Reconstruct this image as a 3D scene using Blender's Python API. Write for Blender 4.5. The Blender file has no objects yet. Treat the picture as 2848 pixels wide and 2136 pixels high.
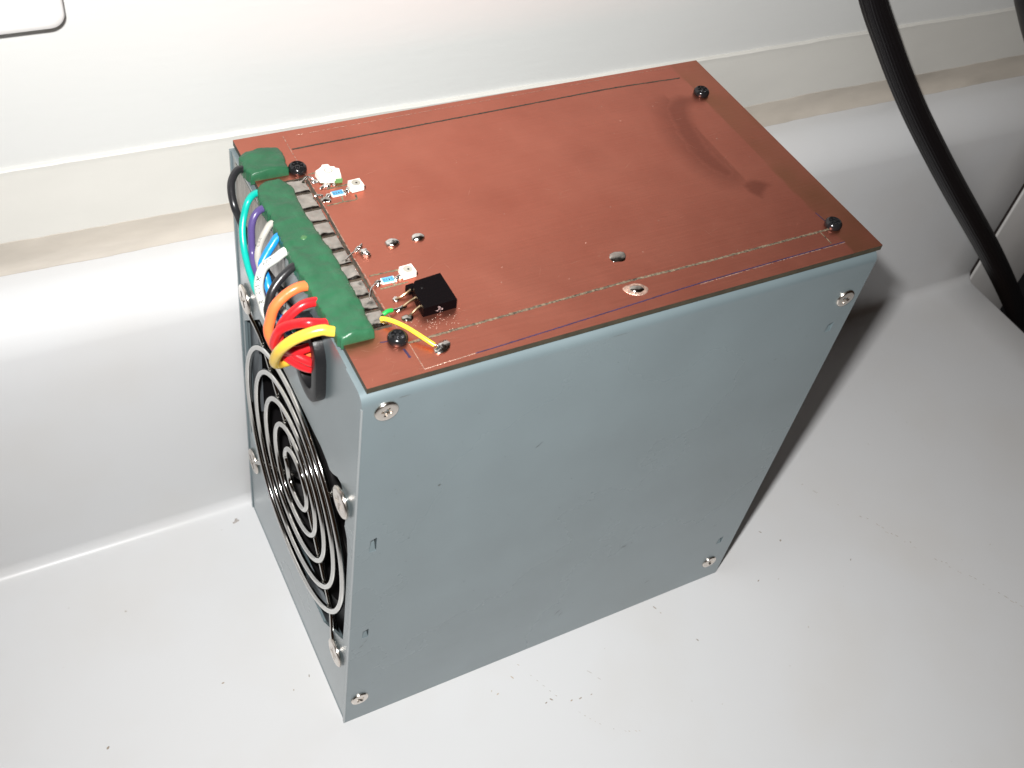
import bpy, bmesh, math, random
from mathutils import Vector, Matrix, noise
random.seed(7)
MM = 0.001
scene = bpy.context.scene
COL = scene.collection

# ---------------------------------------------------------------- camera
cam_d = bpy.data.cameras.new("camera"); cam = bpy.data.objects.new("camera", cam_d); COL.objects.link(cam)
RX = Vector((0.8803459, -0.4536887, 0.1384108))     # right
DN = Vector((-0.2584579, -0.7034914, -0.6620418))   # down
FW = Vector((0.3977317, 0.5470524, -0.7365753))     # forward
M = Matrix((RX, -DN, -FW)).transposed().to_4x4()
M.translation = Vector((-59.62686, -130.92448, 317.19729)) * MM
cam.matrix_world = M
cam_d.sensor_width = 36.0; cam_d.lens = 3028.894 / 2848 * 36
cam_d.clip_start = 0.01; cam_d.clip_end = 20
cam_d.dof.use_dof = True; cam_d.dof.focus_distance = 0.29; cam_d.dof.aperture_fstop = 45
scene.camera = cam

# ---------------------------------------------------------------- room light and camera flash
w = bpy.data.worlds.new("World"); scene.world = w; w.use_nodes = True
w.node_tree.nodes["Background"].inputs[0].default_value = (1.0, 0.50, 0.26, 1)
w.node_tree.nodes["Background"].inputs[1].default_value = 0.018
fl = bpy.data.lights.new("flash", 'AREA'); fl.shape = 'RECTANGLE'; fl.size = 0.011; fl.size_y = 0.006
fl.energy = 1.25; fl.spread = math.radians(150); fl.color = (1.0, 0.985, 0.965)
flo = bpy.data.objects.new("flash", fl); COL.objects.link(flo)
LP = Vector((-65, -111, 331)) * MM
flo.location = LP
flo.rotation_euler = (Vector((108, 52, 92)) * MM - LP).to_track_quat('-Z', 'Y').to_euler()
scene.view_settings.view_transform = 'Standard'; scene.view_settings.look = 'None'
scene.view_settings.exposure = 0; scene.view_settings.gamma = 1

# ---------------------------------------------------------------- materials
def mat(name, col, rough=0.5, metal=0.0, spec=0.5, coat=0.0, coat_r=0.1, bump=0.0, bscale=300.0, var=0.0, vscale=80.0, stretch=None, rvar=0.0, emit=None):
    m = bpy.data.materials.new(name); m.use_nodes = True
    nt = m.node_tree; N = nt.nodes; L = nt.links; p = N["Principled BSDF"]
    p.inputs["Base Color"].default_value = (*col, 1); p.inputs["Roughness"].default_value = rough
    p.inputs["Metallic"].default_value = metal; p.inputs["Specular IOR Level"].default_value = spec
    p.inputs["Coat Weight"].default_value = coat; p.inputs["Coat Roughness"].default_value = coat_r
    tc = N.new("ShaderNodeTexCoord"); src = tc.outputs["Object"]
    if stretch:
        mp = N.new("ShaderNodeMapping"); mp.inputs["Scale"].default_value = stretch; L.new(src, mp.inputs[0]); src = mp.outputs[0]
    if var or rvar:
        n = N.new("ShaderNodeTexNoise"); n.inputs["Scale"].default_value = vscale; n.inputs["Detail"].default_value = 6; L.new(src, n.inputs["Vector"])
        if var:
            r = N.new("ShaderNodeMapRange"); r.inputs[1].default_value = 0.15; r.inputs[2].default_value = 0.85
            r.inputs[3].default_value = 1 - var * 1.7; r.inputs[4].default_value = 1 + var * 0.9; L.new(n.outputs[0], r.inputs[0])
            mx = N.new("ShaderNodeVectorMath"); mx.operation = 'SCALE'; mx.inputs[0].default_value = col; L.new(r.outputs[0], mx.inputs["Scale"])
            L.new(mx.outputs[0], p.inputs["Base Color"])
        if rvar:
            r2 = N.new("ShaderNodeMapRange"); r2.inputs[1].default_value = 0.15; r2.inputs[2].default_value = 0.85
            r2.inputs[3].default_value = max(.03, rough - rvar * 1.6); r2.inputs[4].default_value = rough + rvar * 1.6; L.new(n.outputs[0], r2.inputs[0]); L.new(r2.outputs[0], p.inputs["Roughness"])
    if bump:
        n2 = N.new("ShaderNodeTexNoise"); n2.inputs["Scale"].default_value = bscale; n2.inputs["Detail"].default_value = 4; L.new(src, n2.inputs["Vector"])
        b = N.new("ShaderNodeBump"); b.inputs["Strength"].default_value = bump; b.inputs["Distance"].default_value = 0.0005
        L.new(n2.outputs[0], b.inputs["Height"]); L.new(b.outputs[0], p.inputs["Normal"])
    return m

def nodes_of(m): return m.node_tree.nodes, m.node_tree.links, m.node_tree.nodes["Principled BSDF"]

STEEL = mat("zinc_steel", (0.172, 0.222, 0.240), rough=0.40, metal=0.25, spec=0.5, coat=0.9, coat_r=0.26, var=0.06, vscale=45)
N, L, p = nodes_of(STEEL)
tc = N.new("ShaderNodeTexCoord"); n = N.new("ShaderNodeTexNoise"); n.inputs["Scale"].default_value = 11; n.inputs["Detail"].default_value = 7; n.inputs["Roughness"].default_value = .5; L.new(tc.outputs["Object"], n.inputs["Vector"])
r = N.new("ShaderNodeMapRange"); r.inputs[1].default_value = 0.15; r.inputs[2].default_value = 0.85; r.inputs[3].default_value = 0.86; r.inputs[4].default_value = 1.12; L.new(n.outputs[0], r.inputs[0])
src = p.inputs["Base Color"].links[0].from_socket; vm = N.new("ShaderNodeVectorMath"); vm.operation = 'SCALE'; L.new(src, vm.inputs[0]); L.new(r.outputs[0], vm.inputs["Scale"]); L.new(vm.outputs[0], p.inputs["Base Color"])
r2 = N.new("ShaderNodeMapRange"); r2.inputs[1].default_value = 0.15; r2.inputs[2].default_value = 0.85; r2.inputs[3].default_value = 0.22; r2.inputs[4].default_value = 0.33; L.new(n.outputs[0], r2.inputs[0]); L.new(r2.outputs[0], p.inputs["Coat Roughness"])
STEEL_IN = mat("inner_steel", (0.20, 0.22, 0.24), rough=0.45, metal=0.5)
NICKEL = mat("nickel", (0.72, 0.66, 0.60), rough=0.22, metal=1.0, bump=0.05, bscale=1500, rvar=0.06)
CHROME = mat("chrome", (0.66, 0.65, 0.625), rough=0.085, metal=1.0, bump=0.025, bscale=900)
BLACKSCREW = mat("black_screw", (0.025, 0.025, 0.027), rough=0.18, metal=0.6, spec=0.6)
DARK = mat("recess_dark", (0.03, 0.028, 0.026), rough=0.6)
FR4 = mat("board_edge", (0.045, 0.036, 0.02), rough=0.6, var=0.25, vscale=400)
GROOVE = mat("groove_substrate", (0.20, 0.165, 0.10), rough=0.65, var=0.75, vscale=900, bump=0.5, bscale=2500)
GROOVE_D = mat("groove_dark", (0.06, 0.045, 0.03), rough=0.65, var=0.6, vscale=900, bump=0.5, bscale=2500)
INK = mat("pen_ink", (0.035, 0.02, 0.06), rough=0.5, var=0.4, vscale=900)
SOLDER = mat("solder_bright", (0.70, 0.68, 0.65), rough=0.16, metal=1.0, bump=0.35, bscale=1200, rvar=0.08)
PAD = mat("solder_pad_tin", (0.52, 0.485, 0.445), rough=0.16, metal=1.0, bump=0.14, bscale=1100, var=0.25, vscale=500, rvar=0.08)
PUTTY = mat("green_putty", (0.026, 0.112, 0.054), rough=0.34, spec=0.3, bump=0.25, bscale=900, var=0.18, vscale=220)
BLK = mat("black_plastic", (0.006, 0.0055, 0.006), spec=0.2, rough=0.4, bump=0.15, bscale=900)
RUBBER = mat("black_rubber", (0.02, 0.02, 0.02), rough=0.38, bump=0.1, bscale=1500)
GREYRUB = mat("grommet_rubber", (0.009, 0.009, 0.010), rough=0.38, spec=0.3, bump=0.1, bscale=1500)
BODY = mat("transistor_epoxy", (0.003, 0.002, 0.0025), spec=0.04, rough=0.42, bump=0.15, bscale=3000)
LEAD = mat("leg_tin", (0.55, 0.42, 0.26), rough=0.35, metal=1.0)
LEDW = mat("led_white", (0.80, 0.76, 0.70), rough=0.45)
LENS = mat("led_lens", (0.36, 0.34, 0.29), rough=0.12, coat=0.3)
LEDG = mat("led_substrate", (0.10, 0.25, 0.08), rough=0.5)
RESB = mat("resistor_blue", (0.10, 0.36, 0.62), rough=0.4)
CERAM = mat("resistor_ceramic", (0.75, 0.74, 0.70), rough=0.5)
SCUFF = mat("scuff", (0.09, 0.085, 0.075), rough=0.6, var=.4, vscale=800)
PRINT = mat("print_ink", (0.03, 0.03, 0.035), rough=0.6)
STICK = mat("silver_sticker", (0.40, 0.385, 0.37), rough=0.42, metal=0.75, var=0.35, vscale=120, stretch=(1, 6, 0.8), bump=0.15, bscale=700)
CABLE = mat("cable_black", (0.010, 0.009, 0.010), rough=0.36, spec=0.35, bump=0.1, bscale=900)
PLATE = mat("switch_plastic", (0.84, 0.83, 0.82), rough=0.35)
PANEL = mat("panel_paint", (0.62, 0.61, 0.60), rough=0.5, var=0.05)
DARKAPP = mat("dark_appliance", (0.01, 0.01, 0.011), rough=0.4)

def wire_mat(name, col): return mat(name, col, rough=0.3, spec=0.5, bump=0.12, bscale=700, var=0.06, vscale=150)

# wall: thick brush strokes
WALL = mat("wall_paint", (0.625, 0.632, 0.62), rough=0.55, spec=0.35)
N, L, p = nodes_of(WALL)
tc = N.new("ShaderNodeTexCoord"); mp = N.new("ShaderNodeMapping"); mp.inputs["Scale"].default_value = (0.25, 1, 1.0); L.new(tc.outputs["Object"], mp.inputs[0])
n = N.new("ShaderNodeTexNoise"); n.inputs["Scale"].default_value = 520; n.inputs["Detail"].default_value = 6; L.new(mp.outputs[0], n.inputs["Vector"])
n3 = N.new("ShaderNodeTexNoise"); n3.inputs["Scale"].default_value = 40; n3.inputs["Detail"].default_value = 3; L.new(tc.outputs["Object"], n3.inputs["Vector"])
ad = N.new("ShaderNodeMath"); ad.operation = 'MULTIPLY_ADD'; ad.inputs[1].default_value = 0.5; L.new(n3.outputs[0], ad.inputs[0]); L.new(n.outputs[0], ad.inputs[2])
b = N.new("ShaderNodeBump"); b.inputs["Strength"].default_value = 0.11; b.inputs["Distance"].default_value = 0.0006; L.new(ad.outputs[0], b.inputs["Height"]); L.new(b.outputs[0], p.inputs["Normal"])
CREAM = mat("cream_paint", (0.655, 0.645, 0.605), rough=0.42, bump=0.25, bscale=180, var=0.04, vscale=60, stretch=(0.4, 1, 1))
SEAL = mat("sealant", (0.52, 0.475, 0.415), rough=0.5, bump=0.4, bscale=200, var=0.2, vscale=90, stretch=(0.3, 1, 1))

# worktop: glossy cast white with tiny scratches and faint stains
TOP = mat("worktop_white", (0.62, 0.63, 0.64), rough=0.34, spec=0.28)
N, L, p = nodes_of(TOP)
tc = N.new("ShaderNodeTexCoord")
n = N.new("ShaderNodeTexNoise"); n.inputs["Scale"].default_value = 22; n.inputs["Detail"].default_value = 5; L.new(tc.outputs["Object"], n.inputs["Vector"])
cr = N.new("ShaderNodeValToRGB"); cr.color_ramp.elements[0].position = 0.30; cr.color_ramp.elements[0].color = (0.618, 0.617, 0.615, 1)
cr.color_ramp.elements[1].position = 0.55; cr.color_ramp.elements[1].color = (0.634, 0.642, 0.652, 1); L.new(n.outputs[0], cr.inputs[0])
L.new(cr.outputs[0], p.inputs["Base Color"])
n2 = N.new("ShaderNodeTexNoise"); n2.inputs["Scale"].default_value = 35; n2.inputs["Detail"].default_value = 2; L.new(tc.outputs["Object"], n2.inputs["Vector"])
b = N.new("ShaderNodeBump"); b.inputs["Strength"].default_value = 0.12; b.inputs["Distance"].default_value = 0.001; L.new(n2.outputs[0], b.inputs["Height"]); L.new(b.outputs[0], p.inputs["Normal"])

# copper: handled metal, tarnish mask from a colour attribute
COPPER = mat("copper", (0.6, 0.25, 0.15), rough=0.42, metal=0.96, spec=0.1)
N, L, p = nodes_of(COPPER)
tc = N.new("ShaderNodeTexCoord")
n = N.new("ShaderNodeTexNoise"); n.inputs["Scale"].default_value = 55; n.inputs["Detail"].default_value = 8; n.inputs["Roughness"].default_value = 0.6; L.new(tc.outputs["Object"], n.inputs["Vector"])
cr = N.new("ShaderNodeValToRGB"); cr.color_ramp.elements[0].position = 0.3; cr.color_ramp.elements[0].color = (0.50, 0.162, 0.110, 1)
cr.color_ramp.elements[1].position = 0.7; cr.color_ramp.elements[1].color = (0.57, 0.202, 0.140, 1); L.new(n.outputs[0], cr.inputs[0])
at = N.new("ShaderNodeAttribute"); at.attribute_name = "tarnish"
sp = N.new("ShaderNodeSeparateColor"); L.new(at.outputs["Color"], sp.inputs[0])
m1 = N.new("ShaderNodeMix"); m1.data_type = 'RGBA'; m1.inputs[7].default_value = (0.22, 0.066, 0.045, 1); L.new(sp.outputs[0], m1.inputs[0]); L.new(cr.outputs[0], m1.inputs[6])
m2 = N.new("ShaderNodeMix"); m2.data_type = 'RGBA'; m2.inputs[7].default_value = (0.28, 0.135, 0.062, 1); L.new(sp.outputs[1], m2.inputs[0]); L.new(m1.outputs[2], m2.inputs[6])
m3 = N.new("ShaderNodeMix"); m3.data_type = 'RGBA'; m3.inputs[7].default_value = (0.62, 0.36, 0.26, 1); L.new(sp.outputs[2], m3.inputs[0]); L.new(m2.outputs[2], m3.inputs[6])
L.new(m3.outputs[2], p.inputs["Base Color"])
mp = N.new("ShaderNodeMapping"); mp.inputs["Scale"].default_value = (0.06, 1, 1); mp.inputs["Rotation"].default_value = (0, 0, 0.2); L.new(tc.outputs["Object"], mp.inputs[0])
n2 = N.new("ShaderNodeTexNoise"); n2.inputs["Scale"].default_value = 1200; n2.inputs["Detail"].default_value = 3; L.new(mp.outputs[0], n2.inputs["Vector"])
b = N.new("ShaderNodeBump"); b.inputs["Strength"].default_value = 0.10; b.inputs["Distance"].default_value = 0.0004; L.new(n2.outputs[0], b.inputs["Height"]); L.new(b.outputs[0], p.inputs["Normal"])
rr = N.new("ShaderNodeMapRange"); rr.inputs[1].default_value = 0.3; rr.inputs[2].default_value = 0.7; rr.inputs[3].default_value = 0.34; rr.inputs[4].default_value = 0.42
L.new(n.outputs[0], rr.inputs[0]); L.new(rr.outputs[0], p.inputs["Roughness"])

# ---------------------------------------------------------------- mesh helpers (all in mm)
def link(name, verts, faces, m, parent=None, smooth=False, angle=None):
    me = bpy.data.meshes.new(name)
    me.from_pydata([(v[0] * MM, v[1] * MM, v[2] * MM) for v in verts], [], faces)
    bm = bmesh.new(); bm.from_mesh(me); bmesh.ops.remove_doubles(bm, verts=bm.verts, dist=1e-7); bmesh.ops.recalc_face_normals(bm, faces=bm.faces)
    if angle is not None:
        for f in bm.faces: f.smooth = True
        for e in bm.edges:
            if len(e.link_faces) != 2 or e.calc_face_angle(0) > angle: e.smooth = False
    elif smooth:
        for f in bm.faces: f.smooth = True
    bm.to_mesh(me); bm.free()
    me.materials.append(m)
    o = bpy.data.objects.new(name, me); COL.objects.link(o)
    if parent is not None: attach(o, parent)
    return o

def world_loc(o):
    l = Vector(o.location)
    while o.parent: o = o.parent; l += o.location
    return l
def attach(o, parent, at=None):
    if at is not None: o.location = Vector(at) * MM
    o.parent = parent; o.location = o.location - world_loc(parent)

def tag(o, label=None, cat=None, group=None, kind=None):
    for k, v in (("label", label), ("category", cat), ("group", group), ("kind", kind)):
        if v: o[k] = v
    return o

class MB:
    def __init__(s): s.v = []; s.f = []
    def add(s, v, f):
        k = len(s.v); s.v += [tuple(x) for x in v]; s.f += [tuple(i + k for i in q) for q in f]
    def box(s, x0, x1, y0, y1, z0, z1):
        s.add([(x0, y0, z0), (x1, y0, z0), (x1, y1, z0), (x0, y1, z0), (x0, y0, z1), (x1, y0, z1), (x1, y1, z1), (x0, y1, z1)],
              [(0, 3, 2, 1), (4, 5, 6, 7), (0, 1, 5, 4), (1, 2, 6, 5), (2, 3, 7, 6), (3, 0, 4, 7)])
    def build(s, name, m, parent=None, **k): return link(name, s.v, s.f, m, parent, **k)

def bevel_box(name, x0, x1, y0, y1, z0, z1, r, m, parent=None, seg=3):
    me = bpy.data.meshes.new(name); bm = bmesh.new(); bmesh.ops.create_cube(bm, size=1)
    for v in bm.verts: v.co = Vector(((x0 + x1) / 2 + v.co.x * (x1 - x0), (y0 + y1) / 2 + v.co.y * (y1 - y0), (z0 + z1) / 2 + v.co.z * (z1 - z0))) * MM
    bmesh.ops.bevel(bm, geom=bm.edges[:], offset=r * MM, segments=seg, affect='EDGES', profile=0.5)
    for f in bm.faces: f.smooth = True
    for e in bm.edges:
        if len(e.link_faces) == 2 and e.calc_face_angle(0) > 0.7: e.smooth = False
    bm.to_mesh(me); bm.free(); me.materials.append(m)
    o = bpy.data.objects.new(name, me); COL.objects.link(o)
    if parent is not None: attach(o, parent)
    return o

def plate(outer, holes, t, to3d, bevel=0.0):
    """flat sheet with holes: outer/holes 2-D loops, to3d(u, v, w) with w = 0 (face) .. t (back); returns MB"""
    bm = bmesh.new(); loops = [outer] + holes
    for lp in loops:
        vs = [bm.verts.new((a, b, 0)) for a, b in lp]
        for i in range(len(vs)): bm.edges.new((vs[i], vs[(i + 1) % len(vs)]))
    bmesh.ops.triangle_fill(bm, use_beauty=True, use_dissolve=False, edges=bm.edges[:])
    bm.verts.ensure_lookup_table(); bm.verts.index_update()
    pts = [v.co.copy() for v in bm.verts]; tris = [[v.index for v in f.verts] for f in bm.faces]
    n = len(pts); mb = MB()
    V = [to3d(q.x, q.y, 0) for q in pts] + [to3d(q.x, q.y, t) for q in pts]
    F = [tuple(q) for q in tris] + [tuple(i + n for i in reversed(q)) for q in tris]
    k = 0
    for lp in loops:
        c = len(lp)
        for i in range(c):
            a, b = k + i, k + (i + 1) % c; F.append((a, b, b + n, a + n))
        k += c
    bm.free(); mb.add(V, F); return mb

def cr_spline(pts, step=0.5):
    P = [Vector(q) for q in pts]; P = [P[0] * 2 - P[1]] + P + [P[-1] * 2 - P[-2]]; out = []
    for i in range(1, len(P) - 2):
        a, b, c, d = P[i - 1:i + 3]; k = max(2, int((c - b).length / step))
        for j in range(k):
            t = j / k
            out.append(0.5 * ((2 * b) + (c - a) * t + (2 * a - 5 * b + 4 * c - d) * t * t + (3 * b - a - 3 * c + d) * t ** 3))
    out.append(P[-2]); return out

def frames(path, up=Vector((0, 0, 1))):
    T = [(path[min(i + 1, len(path) - 1)] - path[max(i - 1, 0)]).normalized() for i in range(len(path))]
    n = (up - T[0] * up.dot(T[0]))
    if n.length < 1e-4: n = Vector((1, 0, 0)) - T[0] * T[0].x
    n.normalize(); R = []
    for t in T:
        n = (n - t * n.dot(t)).normalized(); R.append((t, n, t.cross(n)))
    return R

def tube_mb(pts, r, seg=12, step=0.5, closed=False, rf=None, flat=1.0, mb=None):
    path = cr_spline(pts, step) if not closed else [Vector(q) for q in pts]
    mb = mb or MB(); fr = frames(path)
    if closed:
        k = len(path); c = sum(path, Vector()) / k
        fr = []
        nrm = (path[1] - path[0]).cross(path[k // 3] - path[0]).normalized()
        for i in range(k):
            t = (path[(i + 1) % k] - path[i - 1]).normalized(); fr.append((t, nrm, t.cross(nrm)))
    V = []; F = []
    for i, q in enumerate(path):
        t, a, b = fr[i]; rr = r * (rf(i / (len(path) - 1)) if rf else 1)
        for s in range(seg):
            an = 2 * math.pi * s / seg; V.append(q + (a * math.cos(an) + b * math.sin(an) * flat) * rr)
    n = len(path)
    for i in range(n if closed else n - 1):
        for s in range(seg):
            j = (i + 1) % n; F.append((i * seg + s, i * seg + (s + 1) % seg, j * seg + (s + 1) % seg, j * seg + s))
    if not closed: F.append(tuple(range(seg - 1, -1, -1))); F.append(tuple(range((n - 1) * seg, n * seg)))
    mb.add(V, F); return mb

def tube(name, pts, r, m, parent=None, **k):
    return tube_mb(pts, r, **k).build(name, m, parent, angle=0.8)

def lathe_mb(prof, seg=32, to3d=lambda x, y, z: (x, y, z)):
    V = []; F = []
    for r, z in prof:
        for s in range(seg):
            a = 2 * math.pi * s / seg; V.append(to3d(r * math.cos(a), r * math.sin(a), z))
    for i in range(len(prof) - 1):
        for s in range(seg): F.append((i * seg + s, i * seg + (s + 1) % seg, (i + 1) * seg + (s + 1) % seg, (i + 1) * seg + s))
    F.append(tuple(range(seg))[::-1]); F.append(tuple(range((len(prof) - 1) * seg, len(prof) * seg)))
    mb = MB(); mb.add(V, F); return mb

def nz(x, y, z=0.0, s=1.0): return noise.noise(Vector((x * s + 13.1, y * s - 7.7, z * s + 3.3)))

# ================================================================= THE SETTING
SL = -0.0115   # the ledge, sealant and painted strip drop slightly towards the far end
X0, X1 = -480.0, 349.0
def worktop():
    prof = [(-420, -40), (-420, 0)]
    prof += [(y, 0) for y in (-300, -200, -120, -60, -20, 20, 60)]
    r = 4.5
    for i in range(9): a = math.pi / 2 * i / 8; prof.append((89 - r + r * math.sin(a), r - r * math.cos(a)))
    prof += [(89, z) for z in (20, 40, 60, 76)]
    r = 15.0
    for i in range(1, 13): a = math.pi / 2 * i / 12; prof.append((89 + r - r * math.cos(a), 89.7 + r * math.sin(a)))
    prof += [(112.5, 104.7), (125, 104.7), (125, -40)]
    n = len(prof); xs = [X0] + [X0 + (X1 - 1.2 - X0) * i / 40 for i in range(1, 40)] + [X1 - 1.2, X1 - 0.35, X1]
    V = []; F = []
    for k, x in enumerate(xs):
        ins = {len(xs) - 1: 1.2, len(xs) - 2: 0.35}.get(k, 0)
        for (y, z) in prof:
            zz = z - ins if -0.01 <= z < 3 else z
            yy = y + ins if z > 3 and y < 112 else y
            V.append((x, yy, zz + (SL * x if z > 60 else 0)))
    for k in range(len(xs) - 1):
        for i in range(n): F.append((k * n + i, k * n + (i + 1) % n, (k + 1) * n + (i + 1) % n, (k + 1) * n + i))
    F.append(tuple(range(n))); F.append(tuple(range((len(xs) - 1) * n, len(xs) * n))[::-1])
    return link("worktop", V, F, TOP, angle=0.5)
tag(worktop(), kind='structure', label='white moulded worktop with a curved upstand along the wall')

wl = MB(); wl.box(-700, 900, 112, 130, -60, 800)
wall = tag(wl.build("wall", WALL), kind='structure', label='white painted wall with visible brush strokes behind the worktop')
# cream painted strip, a millimetre proud, with a thick uneven paint edge at its top
V = []; F = []; xs = [-500 + i * 3 for i in range(400)]
for i, x in enumerate(xs):
    zt = 135.2 + SL * x + 0.35 * nz(x, 0, 0, .05) + 0.15 * nz(x, 3, 0, .3)
    e = 0.12 + 0.12 * nz(x, 9, 0, .12)
    V += [(x, 112, zt + .15), (x, 111.2 - e, zt), (x, 110.95 - e, zt - 0.4), (x, 110.97, zt - 1.2), (x, 111.0, zt - 2.2), (x, 111.0, 105 + SL * x), (x, 112, 105 + SL * x)]
for i in range(len(xs) - 1):
    for k in range(6): F.append((i * 7 + k, i * 7 + k + 1, i * 7 + 8 + k, i * 7 + 7 + k))
link("painted_strip", V, F, CREAM, wall, angle=0.5)
# sealant bead between ledge and strip
V = []; F = []; xs = [-500 + i * 2.0 for i in range(440)]
for i, x in enumerate(xs):
    top = 112.6 + SL * x + 0.7 * nz(x, 0, 0, .03) + 0.25 * nz(x, 5, 0, .2); bot = 107.6 + 0.5 * nz(x, 8, 0, .05) + 0.22 * nz(x, 2, 0, .25)
    z0 = 104.75 + SL * x; c = 0.4 * nz(x, 4, 0, .08)
    V += [(x, 111.05, top + .05), (x, 110.75, top), (x, 110.3 - c * .4, top - 2.6), (x, 109.4 - c * .3, z0 + 2.2), (x, bot, z0 + .35), (x, bot - .15, z0)]
for i in range(len(xs) - 1):
    for k in range(5): F.append((i * 6 + k, i * 6 + k + 1, i * 6 + 7 + k, i * 6 + 6 + k))
tag(link("sealant_bead", V, F, SEAL, angle=0.6), kind='structure', label='beige sealant bead between the upstand and the wall')

# marks and crumbs on the worktop
mb = MB()
def speck(x, y, l, wd, ang, z=0.05, vert=False):
    n = 7; ps = []
    for i in range(n):
        a = 2 * math.pi * i / n; r = random.uniform(.6, 1.1)
        u, v_ = math.cos(a) * l * r, math.sin(a) * wd * r
        ps.append((x + u * math.cos(ang) - v_ * math.sin(ang), y + u * math.sin(ang) + v_ * math.cos(ang), z))
    mb.add(ps + [(x, y, z + .06)], [(i, (i + 1) % n, n) for i in range(n)])
for x, y, l, wd, a in [(3, -25, 1.0, .25, 2.2), (54.2, -7.1, 1.2, .3, 2.1), (47.4, -10.2, .7, .3, .5), (46, -8.6, .6, .2, 1), (60.2, -19, .7, .3, .2), (62.2, -18.6, 1.0, .32, 2.2), (68, -21.5, .6, .3, .2), (71, -22, .9, .3, .1), (75, -22.3, .6, .2, .1), (111.1, -3.5, 1.0, .28, 2.0), (112, -6, .5, .2, 2.0),
                       (78.3, -15.4, 1.6, .12, 2.2), (80, -18.5, 1.1, .1, 2.2), (-10, 16, .5, .2, 1.2), (118.2, -19.8, .8, .3, 2), (-64.4, 20.1, .9, .45, .8), (-28.7, 26.6, .7, .3, 0), (-4.1, 18.6, .8, .25, 1.3), (-48.8, 61.7, .5, .4, 0), (152, -8.9, .8, .3, .5), (165, 8, .9, .25, 2.2), (190, -15, .7, .25, 1), (170, 2, .7, .4, 1)]:
    speck(x, y, l * .8, wd * .85, a)
for i in range(46):      # a long broken scratch
    t = i / 45
    if random.random() < .62: speck(196 + 44 * t + random.uniform(-.7, .7), 17 - 76 * t + random.uniform(-.7, .7), random.uniform(.3, 1.2), random.uniform(.06, .16), -1.05)
for i in range(26):      # and a fainter arc nearer the case
    t = i / 25
    if random.random() < .6: speck(58 + 26 * t, -4 - 34 * t - 9 * math.sin(t * 3), random.uniform(.2, .6), random.uniform(.05, .12), -.95)
for i in range(60): speck(random.uniform(-90, 320), random.uniform(-110, 85), random.uniform(.08, .4), random.uniform(.06, .16), random.uniform(0, 3))
CRUMB = mat("crumb_brown", (0.42, 0.35, 0.28), rough=0.7, var=0.5, vscale=60)
tag(mb.build("dirt_specks", CRUMB), kind='stuff', label='tiny brown specks and marks scattered on the white worktop')
mb = MB(); 
for i in range(7):
    x, y = -7.2 + random.uniform(-.9, .9), 82.0 + random.uniform(-.8, .8)
    mb.add([(x - .5, y - .3, .06), (x + .4, y - .35, .06), (x + .55, y + .3, .06), (x - .3, y + .4, .06), (x, y, .5)], [(0, 1, 4), (1, 2, 4), (2, 3, 4), (3, 0, 4), (3, 2, 1, 0)])
tag(mb.build("crumb", mat("crumb_grey", (.42, .39, .37), rough=.8)), label='small grey crumb lying in the worktop corner left of the power supply', cat='crumb')

# switch plate on the wall
def rounded(x0, x1, z0, z1, r, seg=8):
    out = []
    for cx, cz, a0 in ((x1 - r, z1 - r, 0), (x0 + r, z1 - r, 90), (x0 + r, z0 + r, 180), (x1 - r, z0 + r, 270)):
        for i in range(seg + 1):
            a = math.radians(a0 + 90 * i / seg); out.append((cx + r * math.cos(a), cz + r * math.sin(a)))
    return out
sp_ = bpy.data.objects.new("switch_plate", None); COL.objects.link(sp_); sp_.location = Vector((-74, 112, 220)) * MM
tag(sp_, 'white plastic switch plate with a rounded corner on the wall above the worktop', 'switch plate')
V = []; F = []; rings = [(1.0, 111.2), (0.4, 108.0), (0.0, 104.6), (0.6, 103.6), (2.6, 103.05), (7.0, 102.9)]
for k, (ins, y) in enumerate(rings):
    lp = rounded(-118 + ins, -29.6 - ins, 176.4 + ins, 263 - ins, max(.5, 3.4 - ins * .4)); n = len(lp)
    V += [(x, y, z) for x, z in lp]
    if k: F += [((k - 1) * n + i, (k - 1) * n + (i + 1) % n, k * n + (i + 1) % n, k * n + i) for i in range(n)]
F.append(tuple(range((len(rings) - 1) * n, len(rings) * n)))
link("cover", V, F, PLATE, sp_, angle=0.9)
bx = bevel_box("rocker", -82, -66, 100.6, 102.95, 206, 233, .8, PLATE, sp_)
bb = MB(); bb.box(-115, -34.2, 111.15, 111.95, 179.5, 260); bb.build("back_box", PLATE, sp_)

# white side panel past the end of the worktop, and the dark appliance beyond it
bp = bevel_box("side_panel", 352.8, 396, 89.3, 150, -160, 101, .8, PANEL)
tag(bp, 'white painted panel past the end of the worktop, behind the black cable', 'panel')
mb = MB(); mb.box(349.3, 352.6, 90.2, 124, -160, 100); mb.build("gap_shade", mat("gap_shade", (.03, .02, .018), rough=.7), bp)  # dark filler: the shade deep in the gap put in as colour
da = bpy.data.objects.new("appliance", None); COL.objects.link(da); da.location = Vector((470, 100, -160)) * MM
tag(da, 'dark appliance standing beyond the white panel at the edge of the photo', 'appliance')
bevel_box("body", 397.5, 560, 60, 150, -160, 60, 2, DARKAPP, da)

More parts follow.
